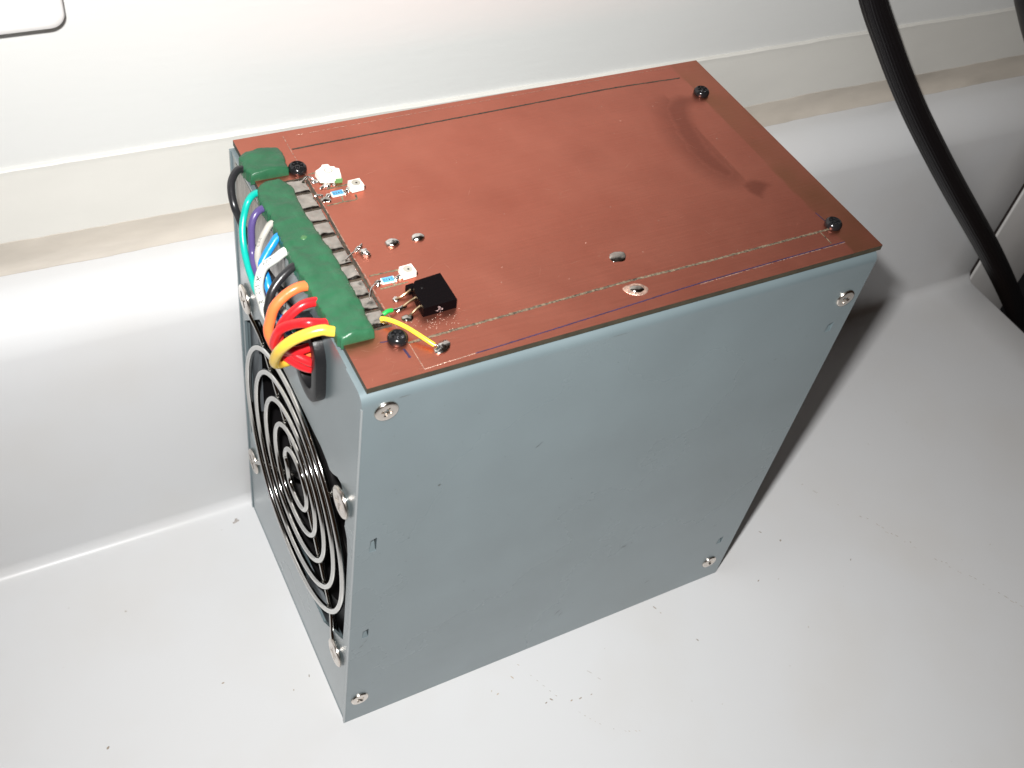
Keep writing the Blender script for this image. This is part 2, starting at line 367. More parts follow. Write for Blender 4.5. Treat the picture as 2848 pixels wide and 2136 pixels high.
# black cables
def ribbed_cable(name, pts, r, rf):
    """flat cable with fine moulded ribs along it"""
    path = cr_spline(pts, 2.0); fr = frames(path, Vector((.3, -1, .3))); seg = 96; V = []; F = []
    for i, q in enumerate(path):
        t, a, b_ = fr[i]; k = rf(i / (len(path) - 1)) * r
        for s_ in range(seg):
            an = 2 * math.pi * s_ / seg; rr = k * (1 + .022 * math.cos(an * 24))
            V.append(q + a * math.copysign(abs(math.cos(an)) ** .8, math.cos(an)) * rr * .62 + b_ * math.copysign(abs(math.sin(an)) ** .8, math.sin(an)) * rr)
    for i in range(len(path) - 1): F += [(i * seg + s_, i * seg + (s_ + 1) % seg, (i + 1) * seg + (s_ + 1) % seg, (i + 1) * seg + s_) for s_ in range(seg)]
    F += [tuple(range(seg))[::-1], tuple(range((len(path) - 1) * seg, len(path) * seg))]
    return link(name, V, F, CABLE, smooth=True)
tag(ribbed_cable("power_cable", [(196, 105.5, 188), (210.1, 102.0, 167.9), (218.2, 98.5, 154.5), (227.6, 95.5, 141.8), (238.5, 92.0, 127.6), (251.9, 88.5, 111.8), (271.3, 85.5, 91.5), (290.5, 84.0, 72.6), (312.1, 83.0, 52.1), (334.5, 82.0, 30.8), (359.1, 80.5, 6.3), (385.1, 79.0, -20.7), (411.4, 78.0, -49.3)],
         5.0, lambda t: 1 + .12 * max(0, min(1, (t - .3) / .4))), 'thick flat ribbed black power cable hanging in front of the wall past the worktop end', 'cable')
tag(tube("appliance_cable", [(257, 96, 235), (268, 96, 190), (284.5, 97, 160), (299, 97, 142), (325, 97, 118), (352, 97, 108), (370, 99, 105)], 4.3, CABLE, seg=20, step=2.0),
    'black cable cut off by the top right corner of the photo', 'cable')

# ================================================================= THE POWER SUPPLY
D, Wd, H = 139.3, 86.0, 150.0
psu = bpy.data.objects.new("power_supply", None); COL.objects.link(psu); psu.location = Vector((70, 43, 0)) * MM
tag(psu, 'grey steel computer power supply standing on end with a copper circuit board screwed on top', 'power supply')

# side cover with pressed slots and a rolled top edge
slots = [(4.0, 91.6, 1.9, 5.6), (3.8, 49.4, 1.9, 4.2), (132.8, 123.8, 2.1, 3.4), (131.8, 22.3, 2.0, 3.6)]
holes = [[(x, z), (x + w_, z), (x + w_, z + h), (x + .25, z + h - .7)] for x, z, w_, h in slots]
RB = 2.8
outer = [(0, 0), (D, 0), (D, H - RB), (0, H - RB)]
mb = plate(outer, holes, 0.9, lambda u, v_, t: (u, t, v_))
V = []; F = []; K = 10
for i in range(K + 1):
    a = math.pi / 2 * i / K
    for x in (0, D):
        V.append((x, RB - RB * math.cos(a), H - RB + RB * math.sin(a))); V.append((x, RB - (RB - .9) * math.cos(a), H - RB + (RB - .9) * math.sin(a)))
for x in (0, D): V.append((x, 9, H)); V.append((x, 9, H - .9))
for i in range(K + 1):
    o_ = i * 4
    F += [(o_, o_ + 2, o_ + 6, o_ + 4), (o_ + 1, o_ + 5, o_ + 7, o_ + 3), (o_, o_ + 4, o_ + 5, o_ + 1), (o_ + 2, o_ + 3, o_ + 7, o_ + 6)]
mb.add(V, F)
cover = mb.build("side_cover", STEEL, psu, angle=0.6)
for x, z, w_, h in slots:
    t = MB(); q = [(x + .06, z), (x + w_ - .2, z), (x + w_ - .3, z + h - .55), (x + .35, z + h - 1.2)]; yy = (.1, .1, 1.3, 1.3)
    t.add([(u, yy[i], v_) for i, (u, v_) in enumerate(q)] + [(u, yy[i] + .8, v_ - .1) for i, (u, v_) in enumerate(q)],
          [(0, 1, 2, 3), (4, 7, 6, 5), (0, 4, 5, 1), (1, 5, 6, 2), (2, 6, 7, 3), (3, 7, 4, 0)])
    t.build("pressed_tab", STEEL, cover)
tube("edge_highlight", [(.12, .16, .2), (.12, .16, 50), (.12, .16, 100), (.12, .16, 146.6)], .26, mat("highlight_steel", (.42, .45, .46), rough=.3, metal=.6), cover, seg=10, step=10)  # thin paler tube added as the bright highlight line along the edge
# scuffs on the cover
mb = MB()
def scuff(x, z, dx, dz, wd):
    l = math.hypot(dx, dz); nx_, nz_ = -dz / l * wd, dx / l * wd
    mb.add([(x, -.02, z), (x + dx * .4 + nx_, -.03, z + dz * .4 + nz_), (x + dx, -.02, z + dz), (x + dx * .5 - nx_, -.03, z + dz * .5 - nz_)], [(0, 1, 2, 3)])
for q in [(46.2, 113.2, 1.6, 1.2, .14), (47.2, 114.5, 1.2, .4, .08), (20.5, 110.6, .9, .5, .25), (88, 45.2, 2.4, .4, .16), (91.5, 45.9, .7, .1, .12), (3.2, 44.4, 1.4, 1.6, .1), (4.4, 46.4, 1.3, 1.5, .07), (126, 36, 1.2, .1, .08),
          (70, 17, 2.5, 3.0, .12), (72, 15, 1.5, 2.4, .1), (105, 14, 2.0, 1.5, .1), (8, 147.3, 3, .1, .07), (60, 147.2, 5, .05, .05), (33, 60, .6, .8, .06), (118, 118, .8, .9, .07)]: scuff(*q)
for i in range(90): scuff(random.uniform(3, 136), random.uniform(3, 145), random.uniform(.15, .5), random.uniform(-.3, .3) + .01, random.uniform(.04, .10))
tag(mb.build("scuff_marks", SCUFF, cover), kind='stuff')
# rest of the case
mb = MB(); mb.box(0, D, 85.1, 86, 0, H); mb.box(0.3, D, .95, 85.05, 0, .9); mb.box(0.3, D, 9.05, 85.05, H - .9, H - .05)
mb.box(D - .9, D - .02, .95, 85.05, .95, H - .95)
case = mb.build("case_shell", STEEL, psu)
# liner added and coloured dark for the shade inside, and the flanges seen through the fan opening
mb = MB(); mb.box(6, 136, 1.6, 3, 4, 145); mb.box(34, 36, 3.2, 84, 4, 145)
mb.build("inner_shade_liner", DARK, psu)
for bx_ in ((2.2, 3.0, 76.6, 83.8, 60, 104), (2.2, 3.0, 20, 36, 24.5, 33.5)):
    mb = MB(); mb.box(*bx_); mb.build("fan_bracket", STEEL_IN, psu)

# front panel
def arc(cx, cz, r, a0, a1, n): return [(cx + r * math.cos(math.radians(a0 + (a1 - a0) * i / n)), cz + r * math.sin(math.radians(a0 + (a1 - a0) * i / n))) for i in range(n + 1)]
def stadium(r, cy=28, z0=130.4, z1=138.6, n=14): return arc(cy, z1, r, 0, 180, n) + arc(cy, z0, r, 180, 360, n)
slot_u = stadium(6.6)
po = [(1.2, .95), (85.0, .95), (85.0, 148.9)] + arc(4.7, 145.4, 3.5, 90, 180, 8)
fan_hole = [(68.5, 107.6), (60, 107.6), (50, 107.4), (40, 107.3), (28, 107.2), (23, 107.3), (19.5, 106.4), (17.2, 105.3), (15, 106.4), (12.2, 108.6), (10.2, 108.9), (8, 107), (6.8, 103), (6.6, 98.5), (6.9, 95.5), (5.2, 92.5), (4.3, 87),
            (4.3, 66), (4.3, 55), (4.6, 43.5), (13.5, 35), (19, 29.8), (40, 29.6), (68, 29.6), (82.7, 44), (82.8, 66), (82.8, 93.5)]
front = plate(po, [fan_hole, slot_u], 0.8, lambda u, v_, t: (.4 + t, u, v_)).build("front_panel", STEEL, psu)
# silver sticker between the wires
st = plate([(47.2, 130.5), (80.5, 130.5), (82.3, 133), (82.3, 148.6), (47.0, 148.6)], [], .12, lambda u, v_, t: (.26 + t, u, v_)).build("silver_sticker", STICK, front)
mb = MB()
for i in range(34):
    y = random.uniform(49, 80); z = random.uniform(133, 146); l = random.uniform(1.5, 5); dx = random.uniform(-.4, .4); wv = random.uniform(.05, .16)
    mb.add([(.22, y, z), (.22, y + wv, z), (.22, y + wv + dx, z + l), (.22, y + dx, z + l)], [(0, 1, 2, 3)])
tag(mb.build("sticker_scratches", mat("pale_scratch", (.62, .60, .57), rough=.4, metal=.3), front), kind='stuff')

# grommet: a moulded ring in a long oval opening
V = []; F = []; prof = [(6.5, 2.4), (6.5, .5), (7.5, .38), (7.5, -1.75), (7.4, -1.92), (7.2, -2.0), (4.6, -2.0), (4.3, -1.85), (4.25, -1.5), (4.25, 2.4)]
for r_, x_ in prof: V += [(x_, y, z) for y, z in stadium(r_)]
nl = len(stadium(5)); k_ = len(prof)
for k in range(k_ - 1): F += [(k * nl + i, k * nl + (i + 1) % nl, (k + 1) * nl + (i + 1) % nl, (k + 1) * nl + i) for i in range(nl)]
F += [((k_ - 1) * nl + i, (k_ - 1) * nl + (i + 1) % nl, (i + 1) % nl, i) for i in range(nl)]
link("cable_grommet", V, F, GREYRUB, psu, angle=0.7)

# screws with a cross recess; local axis z points out of the head
def cross_screw_mesh(name, r, h, m, arm=1.25, wd=.42, depth=.7):
    mb = MB(); seg = 40
    prof = [(r * .99, -.05), (r, .15 * h), (r * .985, .5 * h), (r * .93, .82 * h), (r * .84, h * .97), (r * .80, h)]
    V = []; F = []
    for rr, z in prof: V += [(rr * math.cos(2 * math.pi * s / seg), rr * math.sin(2 * math.pi * s / seg), z) for s in range(seg)]
    for i in range(len(prof) - 1): F += [(i * seg + s, i * seg + (s + 1) % seg, (i + 1) * seg + (s + 1) % seg, (i + 1) * seg + s) for s in range(seg)]
    mb.add(V, F)
    rim = [(r * .80 * math.cos(2 * math.pi * s / seg), r * .80 * math.sin(2 * math.pi * s / seg)) for s in range(seg)]
    cr_ = [(arm, -wd), (arm, wd), (wd, wd), (wd, arm), (-wd, arm), (-wd, wd), (-arm, wd), (-arm, -wd), (-wd, -wd), (-wd, -arm), (wd, -arm), (wd, -wd)]
    bm = bmesh.new()
    for lp in (rim, cr_):
        vs = [bm.verts.new((a, b_, h)) for a, b_ in lp]
        for i in range(len(vs)): bm.edges.new((vs[i], vs[(i + 1) % len(vs)]))
    bmesh.ops.triangle_fill(bm, use_beauty=True, edges=bm.edges[:]); bm.verts.index_update()
    mb.add([v_.co[:] for v_ in bm.verts], [tuple(v_.index for v_ in f.verts) for f in bm.faces]); bm.free()
    k = len(cr_)
    mb.add([(a, b_, h) for a, b_ in cr_] + [(a * .55, b_ * .55, h - depth) for a, b_ in cr_], [(i, (i + 1) % k, k + (i + 1) % k, k + i) for i in range(k)] + [tuple(range(k, 2 * k))])
    o = mb.build(name, m, None, angle=0.5)
    return o
def place_copy(src, parent, at, rot, first=[None]):
    o = src.copy(); COL.objects.link(o); o.rotation_euler = rot; o.location = Vector(at) * MM; o.parent = parent; o.location -= world_loc(parent); return o
def first_or_copy(src, parent, spots):
    for i, (at, rot) in enumerate(spots):
        if i == 0: src.rotation_euler = rot; src.location = Vector(at) * MM; src.parent = parent; src.location -= world_loc(parent)
        else: place_copy(src, parent, at, rot)
R = math.radians
sc = cross_screw_mesh("cover_screw", 2.75, .6, NICKEL, arm=1.35, wd=.38)
first_or_copy(sc, psu, [((5.5, 0, 144.4), (R(90), .3, 0)), ((4.6, 0, 13.0), (R(90), .9, 0)), ((134.3, 0, 136.1), (R(90), .5, 0)), ((132.8, 0, 10.9), (R(90), 1.2, 0))])
sf = cross_screw_mesh("fan_screw", 4.3, .75, NICKEL, arm=2.5, wd=.6, depth=.6)
spin = lambda a: (Matrix.Rotation(R(-90), 3, 'Y') @ Matrix.Rotation(a, 3, 'Z')).to_euler()
first_or_copy(sf, psu, [((-.25, 7.9, 104.6), spin(.2)), ((-.15, 78.6, 105.9), spin(.6)), ((0, 79.9, 32.6), spin(.9)), ((-.15, 8.0, 30.8), spin(.4))])

# fan grille: five rings over four spokes
gr = bpy.data.objects.new("fan_grille", None); COL.objects.link(gr); gr.location = Vector((0, 43.5, 68.2)) * MM; attach(gr, psu)
CY, CZ = 43.6, 68.0
rings_ = [(38.0, .2), (31.0, .5), (23.4, .8), (16.1, 1.1), (8.8, 1.4)]
for r, x in rings_:
    pts = []
    for i in range(96):
        a = 2 * math.pi * i / 96; rr = r * (1 + .004 * math.sin(3 * a + r))
        if r < 10 and -.5 < a - 5.9 < .5: rr *= 1 - .16 * math.cos((a - 5.9) * math.pi)
        pts.append((x, CY + rr * math.cos(a), CZ + rr * math.sin(a)))
    tube_mb(pts, .9, seg=12, closed=True).build("ring", CHROME, gr, smooth=True)
for dy, dz, sy, sz in ((1, 1, 78.6, 105.9), (-1, -1, 8.0, 30.8), (-1, 1, 7.9, 104.6), (1, -1, 79.9, 32.6)):
    d = Vector((0, sy - CY, sz - CZ)).normalized(); q = lambda s, x: (x, CY + d.y * s, CZ + d.z * s)
    ls = math.hypot(sy - CY, sz - CZ)
    pts = [q(6.5, 2.9), q(16, 2.6), q(30, 2.1), q(39, 1.7), q(ls - 8, 1.0), q(ls - 5, .35), q(ls - 3.2, .2)]
    mb = tube_mb(pts, .85, seg=10, step=1.0)
    per = Vector((0, -d.z, d.y)); c = Vector((.12, sy, sz))
    lo = [c + (d * math.cos(a) + per * math.sin(a)) * 3.2 for a in [math.pi + .25 + (2 * math.pi - .5) * i / 14 for i in range(15)]]
    tube_mb(lo, .4, seg=8, step=.6, mb=mb)
    mb.build("spoke", CHROME, gr, angle=.8)

# fan
fan = bpy.data.objects.new("cooling_fan", None); COL.objects.link(fan); fan.location = Vector((4, 43.5, 68.2)) * MM; attach(fan, psu)
circ = [(CY + 37.6 * math.cos(2 * math.pi * i / 48), CZ + 37.6 * math.sin(2 * math.pi * i / 48)) for i in range(48)]
plate([(3.6, 28.2), (83.4, 28.2), (83.4, 107.9), (3.6, 107.9)], [circ], 26, lambda u, v_, t: (4.2 + t, u, v_)).build("frame", BLK, fan, angle=.6)
tox = lambda x, y, z: (z, CY + x, CZ + y)
lathe_mb([(16, 24), (16, 7.2), (15.4, 6.4), (14.5, 6.1), (1, 6.0)], 40, tox).build("hub", BLK, fan, angle=.6)
bl0 = None
for k in range(7):
    V = []; F = []
    for i in range(7):
        r = 15.8 + 20.8 * i / 6
        for j in range(7):
            t = j / 6; a = (t - .5) * (1.0 - .1 * i / 6) + .18 * i / 6
            V.append((8 + t * (15 - i), r * math.cos(a), r * math.sin(a)))
    for i in range(6):
        for j in range(6): F.append((i * 7 + j, i * 7 + j + 1, i * 7 + 8 + j, i * 7 + 7 + j))
    if bl0 is None:
        bl0 = link("blade", V, F, BLK, None, smooth=True); bl0.modifiers.new("thickness", 'SOLIDIFY').thickness = .0012; o = bl0
    else: o = bl0.copy(); COL.objects.link(o)
    o.rotation_euler = (2 * math.pi * k / 7 + .3, 0, 0); o.location = Vector((0, CY, CZ)) * MM; o.parent = fan; o.location -= world_loc(fan)

# ---------------------------------------------------------------- circuit board
BX0, BX1, BY0, BY1, ZB, ZT = 1.4, 140.3, 1.1, 87.0, 150.05, 151.6
mb = MB(); mb.box(BX0, BX1, BY0, BY1, ZB, ZT - .06)
board = mb.build("circuit_board", FR4, psu)
# copper face: fine grid carrying the tarnish marks
def seg_d(px, py, poly):
    best = 1e9; ins = False; n = len(poly)
    for i in range(n):
        x0, y0 = poly[i]; x1, y1 = poly[(i + 1) % n]; dx, dy = x1 - x0, y1 - y0
        t = max(0, min(1, ((px - x0) * dx + (py - y0) * dy) / (dx * dx + dy * dy))); best = min(best, math.hypot(px - x0 - t * dx, py - y0 - t * dy))
        if (y0 > py) != (y1 > py) and px < x0 + (py - y0) / (y1 - y0) * dx: ins = not ins
    return -best if ins else best
stain1 = [(128.6, 70.9), (124.5, 72), (120.5, 70.7), (117.3, 68.5), (116.2, 64), (114.5, 59), (113.3, 54), (112.9, 48.0), (113.2, 43), (114.4, 39.8), (116.0, 37.0), (118, 36.6), (119.5, 38.2), (118.9, 46.2), (119.4, 53.5), (121.6, 61.8), (123.6, 66.5), (126, 68.6), (128.6, 69.4)]
stain2 = [(122.4, 34.1), (125.4, 32.3), (126.4, 30.4), (122, 28), (120.5, 26.9), (119, 29.5), (118.5, 32.8)]
NXg, NYg = 232, 144
V = []; F = []; C_ = []
for i in range(NXg + 1):
    for j in range(NYg + 1):
        x = BX0 + (BX1 - BX0) * i / NXg; y = BY0 + (BY1 - BY0) * j / NYg
        V.append((x, y, ZT))
        n1 = .7 * nz(x, y, 0, .25) + .35 * nz(x, y, 1, .9)
        r_ = 0
        if 106 < x < 133 and 20 < y < 78:
            d1 = seg_d(x, y, stain1) + n1; d2 = seg_d(x, y, stain2) + n1
            r_ = max(.58 * max(0, min(1, .5 - d1 / 3.2)), .55 * max(0, min(1, .5 - d2 / 1.6)))
            # paler halo that fades away to the left of the long mark
            r_ = max(r_, .45 * max(0, min(1, 1 - (d1) / 6)) if x < 121 and d1 > 0 else 0)
        r_ = max(r_, .16 * max(0, min(1, (nz(x, y, 5, .06) - .1) * 1.5)))
        e = 130.6 + .5 * nz(0, y, 0, .2)
        g_ = max(0, min(1, (x - e) / .5)) * (.36 + .36 * nz(x, y, 2, .12))
        if x < 13 and y < 16: g_ = max(g_, .6 * max(0, min(1, (y - 9.5 - 2 * nz(x, y, 0, .3)) / 2.5)) * max(0, min(1, (10.5 - x) / 2)))
        b_ = 0
        h_ = nz(x, y, 7, 1.7)
        if h_ > .66: b_ = (h_ - .66) * 1.2
        C_.append((r_, max(0, g_), b_, 1))
for i in range(NXg):
    for j in range(NYg):
        a = i * (NYg + 1) + j; F.append((a, a + NYg + 1, a + NYg + 2, a + 1))
k = len(V)   # thin rim down to the board body
rim = [(i * (NYg + 1)) for i in range(NXg + 1)] + [NXg * (NYg + 1) + j for j in range(1, NYg + 1)] + [i * (NYg + 1) + NYg for i in range(NXg - 1, -1, -1)] + [j for j in range(NYg - 1, 0, -1)]
for q in rim: V.append((V[q][0], V[q][1], ZT - .06)); C_.append((0, 0, 0, 1))
for i in range(len(rim)): F.append((rim[i], k + i, k + (i + 1) % len(rim), rim[(i + 1) % len(rim)]))
me = bpy.data.meshes.new("copper_face"); me.from_pydata([(a * MM, b_ * MM, c * MM) for a, b_, c in V], [], F)
ca = me.color_attributes.new("tarnish", 'FLOAT_COLOR', 'POINT'); ca.data.foreach_set("color", [q for c in C_ for q in c])
me.materials.append(COPPER); cf = bpy.data.objects.new("copper_face", me); COL.objects.link(cf); attach(cf, board)

def strip(name, pts, wd, m, z=ZT + .02, step=.35, rag=.35, gaps=0.0, parent=board, seed=0):
    path = cr_spline([(a, b_, z) for a, b_ in pts], step) if len(pts) > 2 else [Vector((pts[0][0], pts[0][1], z)).lerp(Vector((pts[1][0], pts[1][1], z)), i / max(2, int(math.dist(*pts) / step))) for i in range(max(2, int(math.dist(*pts) / step)) + 1)]
    V = []; F = []
    for i, q in enumerate(path):
        t = (path[min(i + 1, len(path) - 1)] - path[max(0, i - 1)]).normalized(); nrm = Vector((-t.y, t.x, 0))
        a = wd * .5 * (1 + rag * 1.6 * nz(q.x, q.y, 1 + seed, 2.1)); b_ = wd * .5 * (1 + rag * 1.6 * nz(q.x, q.y, 4 + seed, 2.3))
        V += [q + nrm * a, q + Vector((0, 0, .03)), q - nrm * b_]
    for i in range(len(path) - 1):
        if gaps and nz(path[i].x, path[i].y, 9 + seed, 1.3) > .45 - gaps: continue
        F += [(i * 3, i * 3 + 1, i * 3 + 4, i * 3 + 3), (i * 3 + 1, i * 3 + 2, i * 3 + 5, i * 3 + 4)]
    return link(name, V, F, m, parent)
BURR = mat("copper_burr", (0.66, 0.44, 0.35), rough=0.35, metal=0.6, var=.5, vscale=1500, bump=.5, bscale=3000)
OLIVE = mat("groove_olive", (0.17, 0.13, 0.085), rough=0.7, var=.8, vscale=1400, bump=.6, bscale=3000)
strip("scored_groove", [(13.8, 79.5), (21.8, 79.7), (45, 80.0), (70, 80.4), (95.4, 80.9), (109.8, 81.0), (130.0, 80.2)], .5, GROOVE_D)
strip("scored_groove", [(14.3, 10.0), (24.4, 10.2), (35.3, 10.4), (67.6, 11.0), (87.9, 10.7), (130.6, 10.7)], .62, OLIVE)
strip("scored_line", [(14.5, 2.0), (20, 2.25), (27.1, 2.5)], .17, BURR)
strip("ink_line", [(26.5, 2.5), (31.3, 2.6), (60, 3.7), (86.1, 4.8), (110, 5.2), (131.1, 5.4)], .3, INK)
strip("scored_line", [(86, 4.45), (110, 4.9), (131.1, 5.1)], .16, BURR, gaps=.25)
strip("scored_line", [(14.4, 9.6), (14.45, 5.5), (14.5, 2.0)], .14, BURR)
strip("scored_line", [(13.4, 85.1), (13.35, 76), (13.5, 67.8), (13.5, 57.7), (13.4, 40), (13.6, 31.4), (13.6, 20.8), (13.9, 13)], .15, BURR, z=ZT + .03, gaps=.2)
strip("scored_line", [(16.7, 84.7), (60, 85.2), (130.3, 85.8)], .1, BURR, gaps=.3)
strip("scored_line", [(127.2, 10.9), (127.3, 8.5), (127.3, 6.0)], .3, OLIVE)
strip("scored_line", [(131.0, 17.2), (131.2, 15.6), (131.4, 13.6)], .3, INK)
strip("ink_mark", [(8.8, 12.1), (10, 11.9), (11.4, 11.8)], .3, INK); strip("ink_mark", [(12.7, 8.7), (12.9, 7.3), (13.0, 6.0)], .5, INK)
for pts in ([(14.1, 69.1), (15, 69.2), (16.0, 69.3)], [(16.3, 62.6), (19, 62.8), (21.6, 62.9)], [(14.2, 56.9), (18, 57.1), (21.5, 57.1), (22.0, 58.8)], [(18.7, 59.2), (18.5, 58), (18.3, 57.2)],
            [(14.4, 31.5), (17.8, 31.5), (21.3, 31.4), (25.2, 30.6)], [(15.1, 26.9), (18, 27.0), (21.8, 27.1)], [(18.6, 27.9), (18.6, 27.3), (18.5, 26.8)]):
    strip("scored_trace", pts, .42, GROOVE, rag=.6)

# tinned pads, bumpy and separated by dark cuts
ys = [68.1, 62.6, 56.5, 51.7, 46.7, 41.3, 36.4, 31.3, 25.7, 21.2, 15.9]
strip("cut_line", [(13.05, 68.8), (13.05, 60), (13.1, 52), (12.95, 42), (12.95, 31), (12.95, 20.5)], .75, GROOVE_D, z=ZT + .012)
for y in ys: strip("cut_line", [(6.5, y), (10, y - .02), (13.1, y + .05)], .62, GROOVE_D, z=ZT + .022)
for k in range(10):
    y1, y0 = ys[k] - .3, ys[k + 1] + .3; x0, x1 = 5.5, 12.55 + random.uniform(-.1, .12); nx, ny = 26, 22
    V = []; F = []
    for i in range(nx + 1):
        for j in range(ny + 1):
            u, v_ = i / nx, j / ny; x = x0 + (x1 - x0) * u; y = y0 + (y1 - y0) * v_
            ed = min(1, min(u * (x1 - x0) + 1, (1 - u) * (x1 - x0), v_ * (y1 - y0), (1 - v_) * (y1 - y0)) / .9)
            x += .14 * nz(x, y, 3 + k, 1.1) * (1 if i == nx else 0); y += .12 * nz(x, y, 6 + k, 1.0) * (1 if j in (0, ny) else 0)
            h = .06 + (.30 + .12 * math.sin(k * 2.3)) * math.sqrt(max(0, 1 - (1 - ed) ** 2)) + (.30 * nz(x, y, k, .55) + .05 * nz(x, y, k + 30, 1.6)) * ed
            V.append((x, y, ZT + max(.04, h)))
    for i in range(nx):
        for j in range(ny):
            a = i * (ny + 1) + j; F.append((a, a + ny + 1, a + ny + 2, a + 1))
    n0 = len(V)
    for j in range(ny + 1): V.append((V[nx * (ny + 1) + j][0], V[nx * (ny + 1) + j][1], ZT))
    for j in range(ny): F.append((nx * (ny + 1) + j, n0 + j, n0 + j + 1, nx * (ny + 1) + j + 1))
    link("solder_pad", V, F, PAD, board, smooth=True)

# solder domes
def blob(x, y, rx, ry, h, ang=0, m=SOLDER, parent=board, nzs=.12, seed=0, z=ZT, name="solder_blob"):
    V = []; F = []; ns, nr = 24, 9
    for i in range(nr + 1):
        ph = math.pi / 2 * i / nr; rr = math.cos(ph) ** .85 if i < nr else .02; zz = math.sin(ph) ** 1.1
        for s in range(ns):
            a = 2 * math.pi * s / ns; k = 1 + nzs * 1.5 * nz(math.cos(a) * 1.3, math.sin(a) * 1.3, seed + zz, 1.0)
            u, v_ = rx * rr * math.cos(a) * k, ry * rr * math.sin(a) * k
            V.append((x + u * math.cos(ang) - v_ * math.sin(ang), y + u * math.sin(ang) + v_ * math.cos(ang), z + h * zz * (1 + nzs * nz(u, v_, seed, 1.2))))
    for i in range(nr): F += [(i * ns + s, i * ns + (s + 1) % ns, (i + 1) * ns + (s + 1) % ns, (i + 1) * ns + s) for s in range(ns)]
    F.append(tuple(range(nr * ns, nr * ns + ns)))
    return link(name, V, F, m, parent, smooth=True)
blob(23.4, 39.9, 1.75, 1.55, 1.15, .2, seed=1); blob(29.8, 40.0, 1.75, 1.3, .95, -.1, seed=2)
blob(16.1, 38.5, 1.05, 1.45, 1.35, .5, seed=3, nzs=.25); blob(15.2, 40.2, .95, .8, 1.0, .3, seed=4, nzs=.4); blob(16.2, 41.1, .7, .35, .95, .5, seed=5, nzs=.3)
blob(72.0, 19.2, 2.3, 1.75, .45, .1, seed=6, m=PAD)
tag(blob(70.3, 7.9, 3.0, 2.1, .35, -.3, seed=7, m=BURR, nzs=.1, name="solder_halo")); blob(70.3, 7.9, 1.9, 1.35, .75, -.3, seed=8, m=PAD)
blob(20.4, 6.5, 2.1, 1.35, .8, .5, seed=9, nzs=.3)
tube("wire_link", [(11.2, 37.6, 152.15), (12.6, 38.4, 152.5), (14.2, 39.4, 152.5), (15.2, 40.0, 152.4)], .17, SOLDER, board, seg=8)
tube("wire_link", [(11.8, 25.0, 152.1), (12.6, 26.4, 152.7), (13.2, 27.2, 152.6), (14.0, 28.0, 152.3), (15.0, 28.5, 152.2)], .2, SOLDER, board, seg=8)
tube("wire_link", [(12.3, 60.2, 152.2), (13.2, 60.2, 152.45), (14.3, 59.9, 152.2)], .3, SOLDER, board, seg=8)
tube("wire_link", [(12.0, 66.6, 152.2), (13.2, 67.2, 152.5), (14.4, 66.6, 152.1)], .35, SOLDER, board, seg=8)
blob(14.6, 66.2, 1.2, .75, .45, -.3, seed=11, nzs=.3)

# board screws: black pan heads
prof = [(1.95, 0), (2.2, .2), (2.26, .62), (2.14, 1.15), (1.85, 1.55), (1.5, 1.75), (1.42, 1.7), (1.32, 1.15)]
mb = lathe_mb(prof, 36); 
for k in range(6):
    a = math.pi / 3 * k; ca_, sa_ = math.cos(a), math.sin(a)
    r0, r1, hw = .75, 1.38, .13
    ps = [(r0, -hw), (r1, -hw * 1.7), (r1, hw * 1.7), (r0, hw)]
    V = [(u * ca_ - v_ * sa_, u * sa_ + v_ * ca_, zz) for zz in (1.0, 1.6) for u, v_ in ps]
    mb.add(V, [(3, 2, 1, 0), (4, 5, 6, 7), (0, 1, 5, 4), (1, 2, 6, 5), (2, 3, 7, 6), (3, 0, 4, 7)])
mb.add([(.35 * math.cos(a * math.pi / 4), .35 * math.sin(a * math.pi / 4), zz) for zz in (1.0, 1.55) for a in range(8)], [(i, (i + 1) % 8, 8 + (i + 1) % 8, 8 + i) for i in range(8)] + [tuple(range(8, 16))])
bs = mb.build("board_screw", BLACKSCREW, None, angle=.5)
first_or_copy(bs, psu, [((12.2, 71.3, ZT), (0, 0, .2)), ((12.5, 11.5, ZT), (0, 0, .7)), ((131.6, 71.6, ZT), (0, 0, .4)), ((132.1, 11.5, ZT), (0, 0, 1.1))])

# ---------------------------------------------------------------- parts soldered on the board
def prism(poly, z0, z1, inset=0.0):
    cx = sum(q[0] for q in poly) / len(poly); cy = sum(q[1] for q in poly) / len(poly); n = len(poly)
    top = [(cx + (x - cx) * (1 - inset), cy + (y - cy) * (1 - inset), z1) for x, y in poly]
    mb = MB(); mb.add([(x, y, z0) for x, y in poly] + top, [tuple(range(n))[::-1], tuple(range(n, 2 * n))] + [(i, (i + 1) % n, n + (i + 1) % n, n + i) for i in range(n)])
    return mb
def quad(cx, cy, w_, d, ang): return [(cx + u * math.cos(ang) - v_ * math.sin(ang), cy + u * math.sin(ang) + v_ * math.cos(ang)) for u, v_ in ((-w_ / 2, -d / 2), (w_ / 2, -d / 2), (w_ / 2, d / 2), (-w_ / 2, d / 2))]
